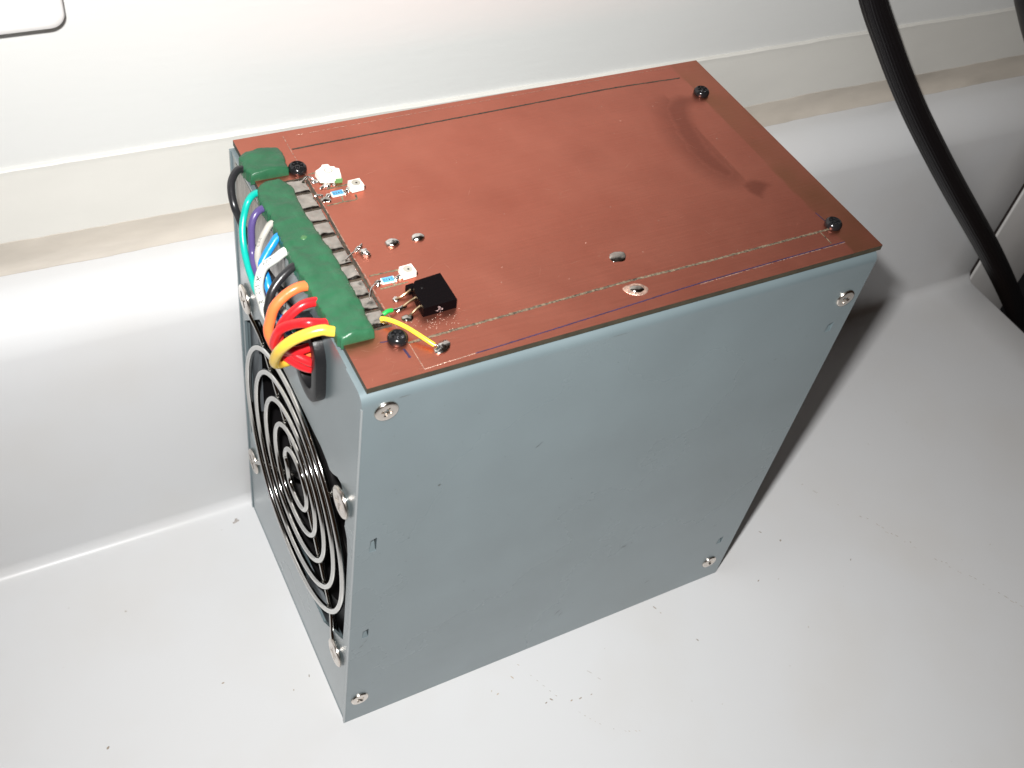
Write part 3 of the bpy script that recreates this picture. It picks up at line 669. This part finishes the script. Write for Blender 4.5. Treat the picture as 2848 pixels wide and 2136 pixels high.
# the large crown-shaped one
led = prism([(15.5, 64.9), (18.7, 63.9), (19.0, 64.6), (20.6, 64.3), (21.1, 67.0), (20.2, 67.5), (20.3, 68.0), (19.3, 68.3), (19.1, 69.3), (17.6, 69.5), (17.2, 68.9), (16.5, 68.3), (15.2, 67.6)], ZT + .35, ZT + 1.9, .03).build("indicator_lamp", LEDW, psu)
led["label"] = "larger white lamp with a notched outline"
lathe_mb([(1.75, 0), (1.7, .3), (1.5, .42), (1.35, .25), (.9, .5), (.1, .62)], 28, lambda x, y, z: (18.1 + x, 66.5 + y, ZT + 1.85 + z)).build("dome", LEDW, led, angle=.5)
lathe_mb([(1.12, .30), (1.08, .36), (1.0, .47), (.93, .52)], 28, lambda x, y, z: (18.1 + x, 66.5 + y, ZT + 1.85 + z)).build("lens", LENS, led, angle=.5)
prism([(15.8, 65.1), (20.4, 64.1), (20.7, 66.8), (16, 68)], ZT, ZT + .36).build("substrate", LEDG, led)
prism([(19.1, 64.0), (20.7, 63.8), (20.8, 64.7), (19.3, 64.9)], ZT + .05, ZT + 1.0).build("substrate_tab", LEDG, led)
blob(16.7, 63.6, 1.0, .8, .8, .3, parent=led, seed=21, nzs=.3, name="solder_joint"); blob(15.4, 63.4, .9, .4, .5, .5, parent=led, seed=22, name="solder_joint"); blob(18.5, 63.5, .55, .45, .4, parent=led, seed=23, name="solder_joint")
def small_led(cx, cy, ang):
    l = prism(quad(cx, cy, 3.15, 2.75, ang), ZT + .1, ZT + 1.75, .05).build("indicator_lamp", LEDW, psu)
    lathe_mb([(1.12, .03), (1.05, .05), (.95, .04), (.75, .02), (.05, .01)], 24, lambda x, y, z: (cx + x, cy + y, ZT + 1.75 + z)).build("lens", LENS, l, angle=.9)
    lathe_mb([(.28, .0), (.26, .06), (.03, .09)], 12, lambda x, y, z: (cx + .1 + x, cy - .1 + y, ZT + 1.77 + z)).build("chip", DARK, l)
    blob(cx + 1.9, cy - .3, .6, .55, .7, parent=l, seed=cx, nzs=.3, name="solder_joint"); blob(cx - 2.0, cy - .25, .75, .8, .8, parent=l, seed=cy, nzs=.3, name="solder_joint")
    return l
l1 = small_led(22.9, 60.9, .06); l1["label"] = "small white lamp nearest the larger lamp"
l2 = small_led(22.5, 29.3, .06); l2["label"] = "small white lamp beside the black transistor"
def text_mesh(txt, size):
    c = bpy.data.curves.new("text", 'FONT'); c.body = txt; c.size = size; c.align_x = 'CENTER'; c.align_y = 'CENTER'; c.resolution_u = 3; c.offset = size * .008; c.space_character = 1.2
    o = bpy.data.objects.new("text", c); COL.objects.link(o)
    dg = bpy.context.evaluated_depsgraph_get(); me = o.evaluated_get(dg).to_mesh()
    V = [v_.co.copy() for v_ in me.vertices]; F = [tuple(q.vertices) for q in me.polygons]
    o.evaluated_get(dg).to_mesh_clear(); bpy.data.objects.remove(o); bpy.data.curves.remove(c); return V, F
def resistor(cx, cy, ang):
    r_ = prism(quad(cx, cy, 3.1, 1.6, ang), ZT + .08, ZT + .55).build("chip_resistor", CERAM, psu)
    mb = prism(quad(cx, cy, 2.7, 1.55, ang), ZT + .56, ZT + .62); mb.build("blue_coat", RESB, r_)
    V, F = text_mesh("2430", 1.02); a = ang + math.pi
    link("printed_code", [(cx + v_.x * math.cos(a) - v_.y * math.sin(a), cy + v_.x * math.sin(a) + v_.y * math.cos(a), ZT + .65) for v_ in V], F, PRINT, r_)
    blob(cx - 2.2 * math.cos(ang), cy - 2.2 * math.sin(ang), 1.0, .95, .75, parent=r_, seed=cx + 2, nzs=.35, name="solder_joint"); blob(cx + 1.75 * math.cos(ang), cy + 1.75 * math.sin(ang), .6, .8, .65, parent=r_, seed=cx + 4, nzs=.35, name="solder_joint")
    return r_
resistor(18.0, 60.0, .03); resistor(17.6, 28.7, -.03)
blob(14.9, 59.2, 1.25, 1.15, .55, .2, seed=31, nzs=.3, m=PAD)
# transistor
tr = bpy.data.objects.new("transistor", None); COL.objects.link(tr); tr.location = Vector((24.3, 20.6, ZT)) * MM; attach(tr, psu)
prism([(20.3, 15.9), (28.5, 16.2), (28.5, 25.2), (22.0, 24.6), (20.9, 23.4), (20.4, 20)], ZT, ZT + 2.55, .02).build("body", BODY, tr)
prism([(20.05, 24.9), (21.9, 25.1), (21.6, 23.5), (20.3, 23.0)], ZT, ZT + 1.5).build("shoulder", BODY, tr)
lathe_mb([(.3, 0), (.25, .05), (.05, .03)], 14, lambda x, y, z: (22.6 + x, 22.0 + y, ZT + 2.55 + z)).build("mould_mark", BLK, tr)
for a, b_, en in (((20.6, 23.3), (19.3, 22.9), (16.8, 22.6)), ((20.6, 20.7), (18.9, 20.3), (15.3, 19.3)), ((20.6, 18.1), (19.4, 17.7), (17.3, 16.9))):
    mb = tube_mb([(a[0], a[1], ZT + 1.3), (b_[0], b_[1], ZT + .95), ((b_[0] + en[0]) / 2, (b_[1] + en[1]) / 2, ZT + .4), (en[0], en[1], ZT + .25)], .42, seg=8, step=.4, flat=.6)
    mb.build("leg", LEAD, tr, angle=.7)
blob(17.0, 22.8, .95, .85, .5, parent=board, seed=41, nzs=.3); blob(17.1, 16.7, 1.25, 1.1, .6, parent=board, seed=42, nzs=.2, m=PAD); blob(16.8, 19.7, 1.5, .55, .8, .3, parent=board, seed=43, nzs=.3)
mb = MB()
for i in range(16):
    x, z = random.gauss(24.2, .55), random.gauss(1.1, .5); a = random.uniform(0, 3); l, wd = random.uniform(.2, .5), random.uniform(.05, .14); z = min(2.2, max(.2, z))
    yf = 15.9 + (x - 20.3) * .3 / 8.2 - .03
    mb.add([(x - l * math.cos(a), yf, ZT + z - l * math.sin(a) * .6), (x + wd, yf, ZT + z - wd), (x + l * math.cos(a), yf, ZT + z + l * math.sin(a) * .6), (x - wd, yf, ZT + z + wd)], [(0, 1, 2, 3)])
tag(mb.build("flux_smear", mat("flux_smear", (.42, .36, .36), rough=.5), tr), kind='stuff')
# hairline scratches in the copper
mb = MB()
for i in range(70):
    if i < 26: x, y, l = random.uniform(3, 16), random.uniform(1.6, 12), random.uniform(.8, 3.2)
    else: x, y, l = random.uniform(14, 126), random.uniform(4, 84), random.uniform(.8, 5)
    a = random.choice((random.gauss(-.25, .25), random.uniform(0, 3.1))); wd = random.uniform(.015, .035)
    dx, dy = math.cos(a) * l, math.sin(a) * l
    if y + dy < 1.6 or y + dy > 86.4: continue
    mb.add([(x, y, ZT + .015), (x + dx * .5 - dy / l * wd, y + dy * .5 + dx / l * wd, ZT + .018), (x + dx, y + dy, ZT + .015), (x + dx * .5 + dy / l * wd, y + dy * .5 - dx / l * wd, ZT + .018)], [(0, 1, 2, 3)])
tag(mb.build("copper_scratches", mat("copper_scratch", (.70, .36, .26), rough=.35, metal=.9), board), kind='stuff')
# jumper wires
tube("jumper_wire", [(11.4, 17.8, 152.4), (12.3, 16.6, 153.0), (13.6, 15.0, 153.2), (15.0, 12.9, 153.3), (16.4, 10.5, 153.2), (17.6, 8.6, 152.9), (18.9, 6.9, 152.4)], .5, wire_mat("yellow_insulation", (0.80, 0.58, 0.045)), psu, seg=12, step=.3)
tube("jumper_wire", [(12.3, 18.8, 152.4), (13.3, 19.0, 152.8), (14.5, 19.2, 152.6)], .5, wire_mat("green_insulation", (0.015, 0.33, 0.06)), psu, seg=12, step=.3)
tube("bare_wire", [(18.7, 7.1, 152.4), (19.6, 6.6, 152.3), (20.6, 6.2, 152.1)], .22, SOLDER, psu, seg=8)
tube("bare_wire", [(14.4, 19.2, 152.6), (15.4, 19.4, 152.3), (16.4, 19.6, 152.1)], .3, SOLDER, psu, seg=8)
# tiny flux splashes round the transistor
mb = MB()
for i in range(70):
    x, y = random.gauss(22, 4.0), random.gauss(13.6, 1.5)
    s_ = random.uniform(.04, .12)
    mb.add([(x - s_, y, ZT + .02), (x, y - s_, ZT + .02), (x + s_, y, ZT + .02), (x, y + s_, ZT + .02), (x, y, ZT + .07)], [(0, 1, 4), (1, 2, 4), (2, 3, 4), (3, 0, 4)])
for i in range(26):
    x, y = random.uniform(15, 130), random.uniform(5, 80); s_ = random.uniform(.04, .11)
    mb.add([(x - s_, y, ZT + .02), (x, y - s_, ZT + .02), (x + s_, y, ZT + .02), (x, y + s_, ZT + .02), (x, y, ZT + .07)], [(0, 1, 4), (1, 2, 4), (2, 3, 4), (3, 0, 4)])
tag(mb.build("solder_splashes", mat("splash", (.70, .50, .40), rough=.3, metal=.5), board), kind='stuff')

# ---------------------------------------------------------------- green putty
def putty(name, sections, hgt, zbase, parent, over=0.0, seed=0, end=1.2):
    """sections: (y, x_left, x_right); cross-sections are flattened domes, the ends are rounded off"""
    def lerp(y, k):
        for a, b_ in zip(sections, sections[1:]):
            if a[0] <= y <= b_[0]: t = (y - a[0]) / (b_[0] - a[0]); return a[k] + (b_[k] - a[k]) * t
        return sections[-1][k] if y > sections[-1][0] else sections[0][k]
    y0, y1 = sections[0][0], sections[-1][0]; ny = int((y1 - y0) / .35); nx = 26; V = []; F = []
    for j in range(ny + 1):
        y = y0 + (y1 - y0) * j / ny
        de = min(y - y0, y1 - y); eh = math.sqrt(max(0, 1 - (1 - min(1, de / end)) ** 2)); eh = .18 + .82 * eh
        xl, xr = lerp(y, 1), lerp(y, 2) - .45; xl += .5 * nz(0, y, seed, .6) + .3 * nz(0, y, seed + 2, 1.7); xr += .4 * nz(5, y, seed, .45) + .18 * nz(5, y, seed + 2, 1.6)
        for i in range(nx + 1):
            u = -1 + 2 * i / nx; ph = u * math.pi / 2
            uu = math.sin(ph); sx = math.copysign(abs(uu) ** .85, uu); hz = max(0, math.cos(ph)) ** (.24 if u < 0 else .42)
            x = (xl + xr) / 2 + (xr - xl) / 2 * sx
            h = hgt * hz * eh
            n_ = (.46 * nz(x, y, seed, .26) + .26 * nz(x, y, seed + 5, .6) + .11 * nz(x, y, seed + 9, 1.6)) * hz
            yy = y + .18 * nz(x, y, seed + 3, .6) * (1 if 0 < j < ny else 1.5)
            zb = zbase - (over if i == 0 else 0)
            V.append((x, yy, zb + max(0, h + n_ * eh)))
    for j in range(ny):
        for i in range(nx): a = j * (nx + 1) + i; F.append((a, a + 1, a + nx + 2, a + nx + 1))
    F.append(tuple(range(nx + 1))); F.append(tuple(range(ny * (nx + 1), (ny + 1) * (nx + 1)))[::-1])
    # underside skirt so the lump is closed where it overhangs the board edge
    return link(name, V, F, PUTTY, parent, angle=1.2)
pb = putty("putty_strip", [(13.6, .7, 8.7), (15.5, .6, 9.2), (18, .5, 9.0), (21, 0, 9.4), (28, 0, 9.5), (37, -.4, 9.5), (45, -.5, 9.2), (51, -.4, 8.6), (55, -.1, 8.4), (60, -.5, 8.6), (63.5, -.1, 8.8), (65.6, .6, 8.3), (67.2, 2.6, 7.2), (67.8, 3.8, 6.2)], 2.55, ZT, psu, over=1.0, seed=1, end=1.3)
pb["label"] = "long green putty strip over the row of wires"
ps_ = putty("putty_strip", [(70.2, .2, 10.0), (71, .3, 10.4), (74, -.3, 10.8), (77, -.2, 11.0), (78.8, .6, 10.8), (79.8, 2.2, 10.0)], 2.4, ZT, psu, over=.9, seed=12, end=.8)
ps_["label"] = "short green putty block over the single black wire"
blob(4.5, 45.5, .9, .8, .35, parent=pb, m=mat("putty_smear", (.06, .16, .06), rough=.4), z=ZT + 2.3, seed=50, name="putty_bump")

# ---------------------------------------------------------------- wires from the board into the grommet
wires = [
    ("far_black", (.018, .018, .020), 0.92, [(3.2, 74.2, 151.9), (0, 74.3, 152.5), (-1.9, 73.6, 152.9), (-3.8, 71.6, 151.8), (-4.6, 69.4, 150.3), (-4.8, 66.8, 148.2), (-4.1, 66.2, 145.2), (-3.0, 64, 141), (-1.5, 52, 138), (2, 38, 137), (8, 30, 138)]),
    ("green", (.005, .40, .33), 0.82, [(3.2, 64.5, 151.9), (0, 65.0, 152.5), (-2.5, 63.4, 152.0), (-4.1, 62, 149.0), (-5.2, 60, 146.5), (-5.9, 57, 143.6), (-6.3, 53.2, 141.6), (-6.4, 49.8, 140.2), (-6.4, 46.5, 139.5), (-5, 40, 138.6), (-1, 33, 138), (6, 29.5, 138)]),
    ("purple", (.085, .06, .19), 0.86, [(3.2, 59.2, 151.9), (0, 59.4, 152.5), (-2.3, 58.5, 152.1), (-3.7, 57.5, 150.0), (-4.2, 56.5, 147.0), (-4.6, 55, 143.6), (-5.1, 51, 142.0), (-4.5, 43, 139.5), (-1.5, 34, 139), (6, 30.5, 139)]),
    ("grey", (.42, .40, .36), 0.78, [(3.2, 53.8, 151.9), (0, 54, 152.4), (-2, 52.9, 151.2), (-3.6, 52, 148.9), (-4.5, 51, 147.0), (-4.7, 50, 144.9), (-4.6, 46, 142), (-3.5, 39, 140.5), (0, 33, 140), (6, 31, 140)]),
    ("blue", (.012, .24, .62), 0.95, [(3.2, 49.2, 151.9), (0, 49.5, 152.2), (-2, 48.5, 150.9), (-3.9, 47.5, 149.0), (-5.1, 46.4, 147.5), (-4.9, 44, 145.6), (-5, 42, 144.0), (-4.2, 38, 139), (-2, 32, 134.5), (3, 30, 134), (9, 30, 134)]),
    ("white", (.60, .61, .575), 1.06, [(3.2, 43.8, 151.9), (0, 44.3, 152.3), (-2.9, 43.4, 151.6), (-5.4, 43, 150.6), (-6.6, 42.1, 150.0), (-7.2, 41.4, 149.3), (-7.8, 40.6, 147.8), (-7.9, 39.9, 145.8), (-7.6, 39, 143.4), (-7.2, 37.9, 140.8), (-5.5, 34.5, 137), (-1, 31, 135.5), (6, 30, 136)]),
    ("black", (.018, .018, .020), 0.98, [(3.2, 38.6, 151.9), (0, 38.8, 152.5), (-2.4, 38, 151.9), (-4.8, 37, 150.5), (-6.5, 36, 148.8), (-7.5, 35, 146.5), (-7.9, 34.3, 145.0), (-7.2, 33, 140), (-4, 31, 136.5), (1, 29.5, 136), (7, 29, 137)]),
    ("orange", (.86, .18, .055), 1.18, [(3.2, 32, 151.9), (0, 32.2, 152.5), (-2.3, 32, 152.6), (-4.9, 31.9, 151.3), (-7.4, 31.4, 149.1), (-8.7, 30.8, 145.6), (-9.2, 30.3, 143.9), (-9.0, 29.6, 141.9), (-7.6, 28.6, 138.4), (-4, 28, 136), (2, 28.5, 136), (8, 29, 137)]),
    ("red", (.62, .015, .02), 1.08, [(3.2, 26.8, 151.9), (0, 27.0, 152.5), (-2.8, 26.9, 152.4), (-5.4, 26.8, 150.6), (-7.1, 26.8, 148.5), (-8.0, 26.8, 146.0), (-7.6, 26.8, 142.5), (-5, 26.6, 139.4), (0, 27, 139), (7, 28, 140)]),
    ("red", (.62, .015, .02), 1.08, [(3.2, 20.4, 151.9), (-.8, 20.5, 152.5), (-3.9, 21, 153.2), (-6.0, 23.4, 151.2), (-8.2, 25, 148.9), (-9.0, 26.4, 145.0), (-9.0, 27.1, 142.1), (-7.6, 27.2, 140.0), (-5.4, 27, 138.6), (-3.2, 25.4, 137.3), (-1.1, 24.6, 136.2), (2, 24.8, 135.8), (7, 26, 136)]),
    ("yellow", (.76, .50, .055), 1.2, [(3.2, 17, 151.9), (0, 17.8, 152.5), (-1.6, 18.3, 152.9), (-4.5, 19, 152.1), (-7.4, 20.2, 149.9), (-9.3, 22.2, 145.8), (-9.7, 25, 140.2), (-8.9, 26.6, 136.8), (-7.0, 27.8, 135.2), (-4, 28.5, 134.5), (2, 28.5, 134), (7, 28.5, 135)]),
    ("red", (.62, .015, .02), 1.08, [(-7.8, 28.2, 143.5), (-8.2, 28.4, 141.0), (-7.2, 28.0, 138.2), (-5.6, 27.0, 136.6), (-3.4, 25.8, 134.8), (-1.0, 25.2, 133.6), (2, 25.4, 133.2), (7, 26, 133)]),
]
wm = {}; paths = {}
for nm, col, r, pts in wires:
    if nm not in wm: wm[nm] = wire_mat(nm + "_insulation", col)
    o = tube("wire", pts, r, wm[nm], psu, seg=16, step=.4)
    o["label"] = {"far_black": "black wire from the short putty block", "black": "black wire between the white and orange wires"}.get(nm, nm + " insulated wire")
    paths[nm] = (pts, r, o)
# print along the white wire
def wire_text(nm, txt, size, s0, view, tilt, m=PRINT):
    pts, r, o = paths[nm]; path = cr_spline(pts, .15); acc = [0]
    for a, b_ in zip(path, path[1:]): acc.append(acc[-1] + (b_ - a).length)
    def at(s):
        for i in range(len(acc) - 1):
            if acc[i] <= s <= acc[i + 1]: break
        t = (s - acc[i]) / max(1e-6, acc[i + 1] - acc[i]); q = path[i].lerp(path[i + 1], t); T = (path[min(i + 3, len(path) - 1)] - path[max(0, i - 2)]).normalized()
        return q, T
    V, F = text_mesh(txt, size); out = []
    for v_ in V:
        q, T = at(s0 - v_.x)       # reads towards the board
        vd = (view - q).normalized(); n_ = (vd - T * vd.dot(T)).normalized(); bnorm = n_.cross(-T)
        an = v_.y / r + tilt
        out.append(q + (n_ * math.cos(an) + bnorm * math.sin(an)) * (r + .03))
    link("printed_text", out, F, m, o)
CAMP = Vector((-59.6, -131, 317))
wire_text("white", "R  AWM  1007", 1.5, 12.6, CAMP, .15)
wire_text("grey", "CSA", 1.1, 8.5, CAMP, .5, mat("grey_print", (.12, .12, .13), rough=.6))
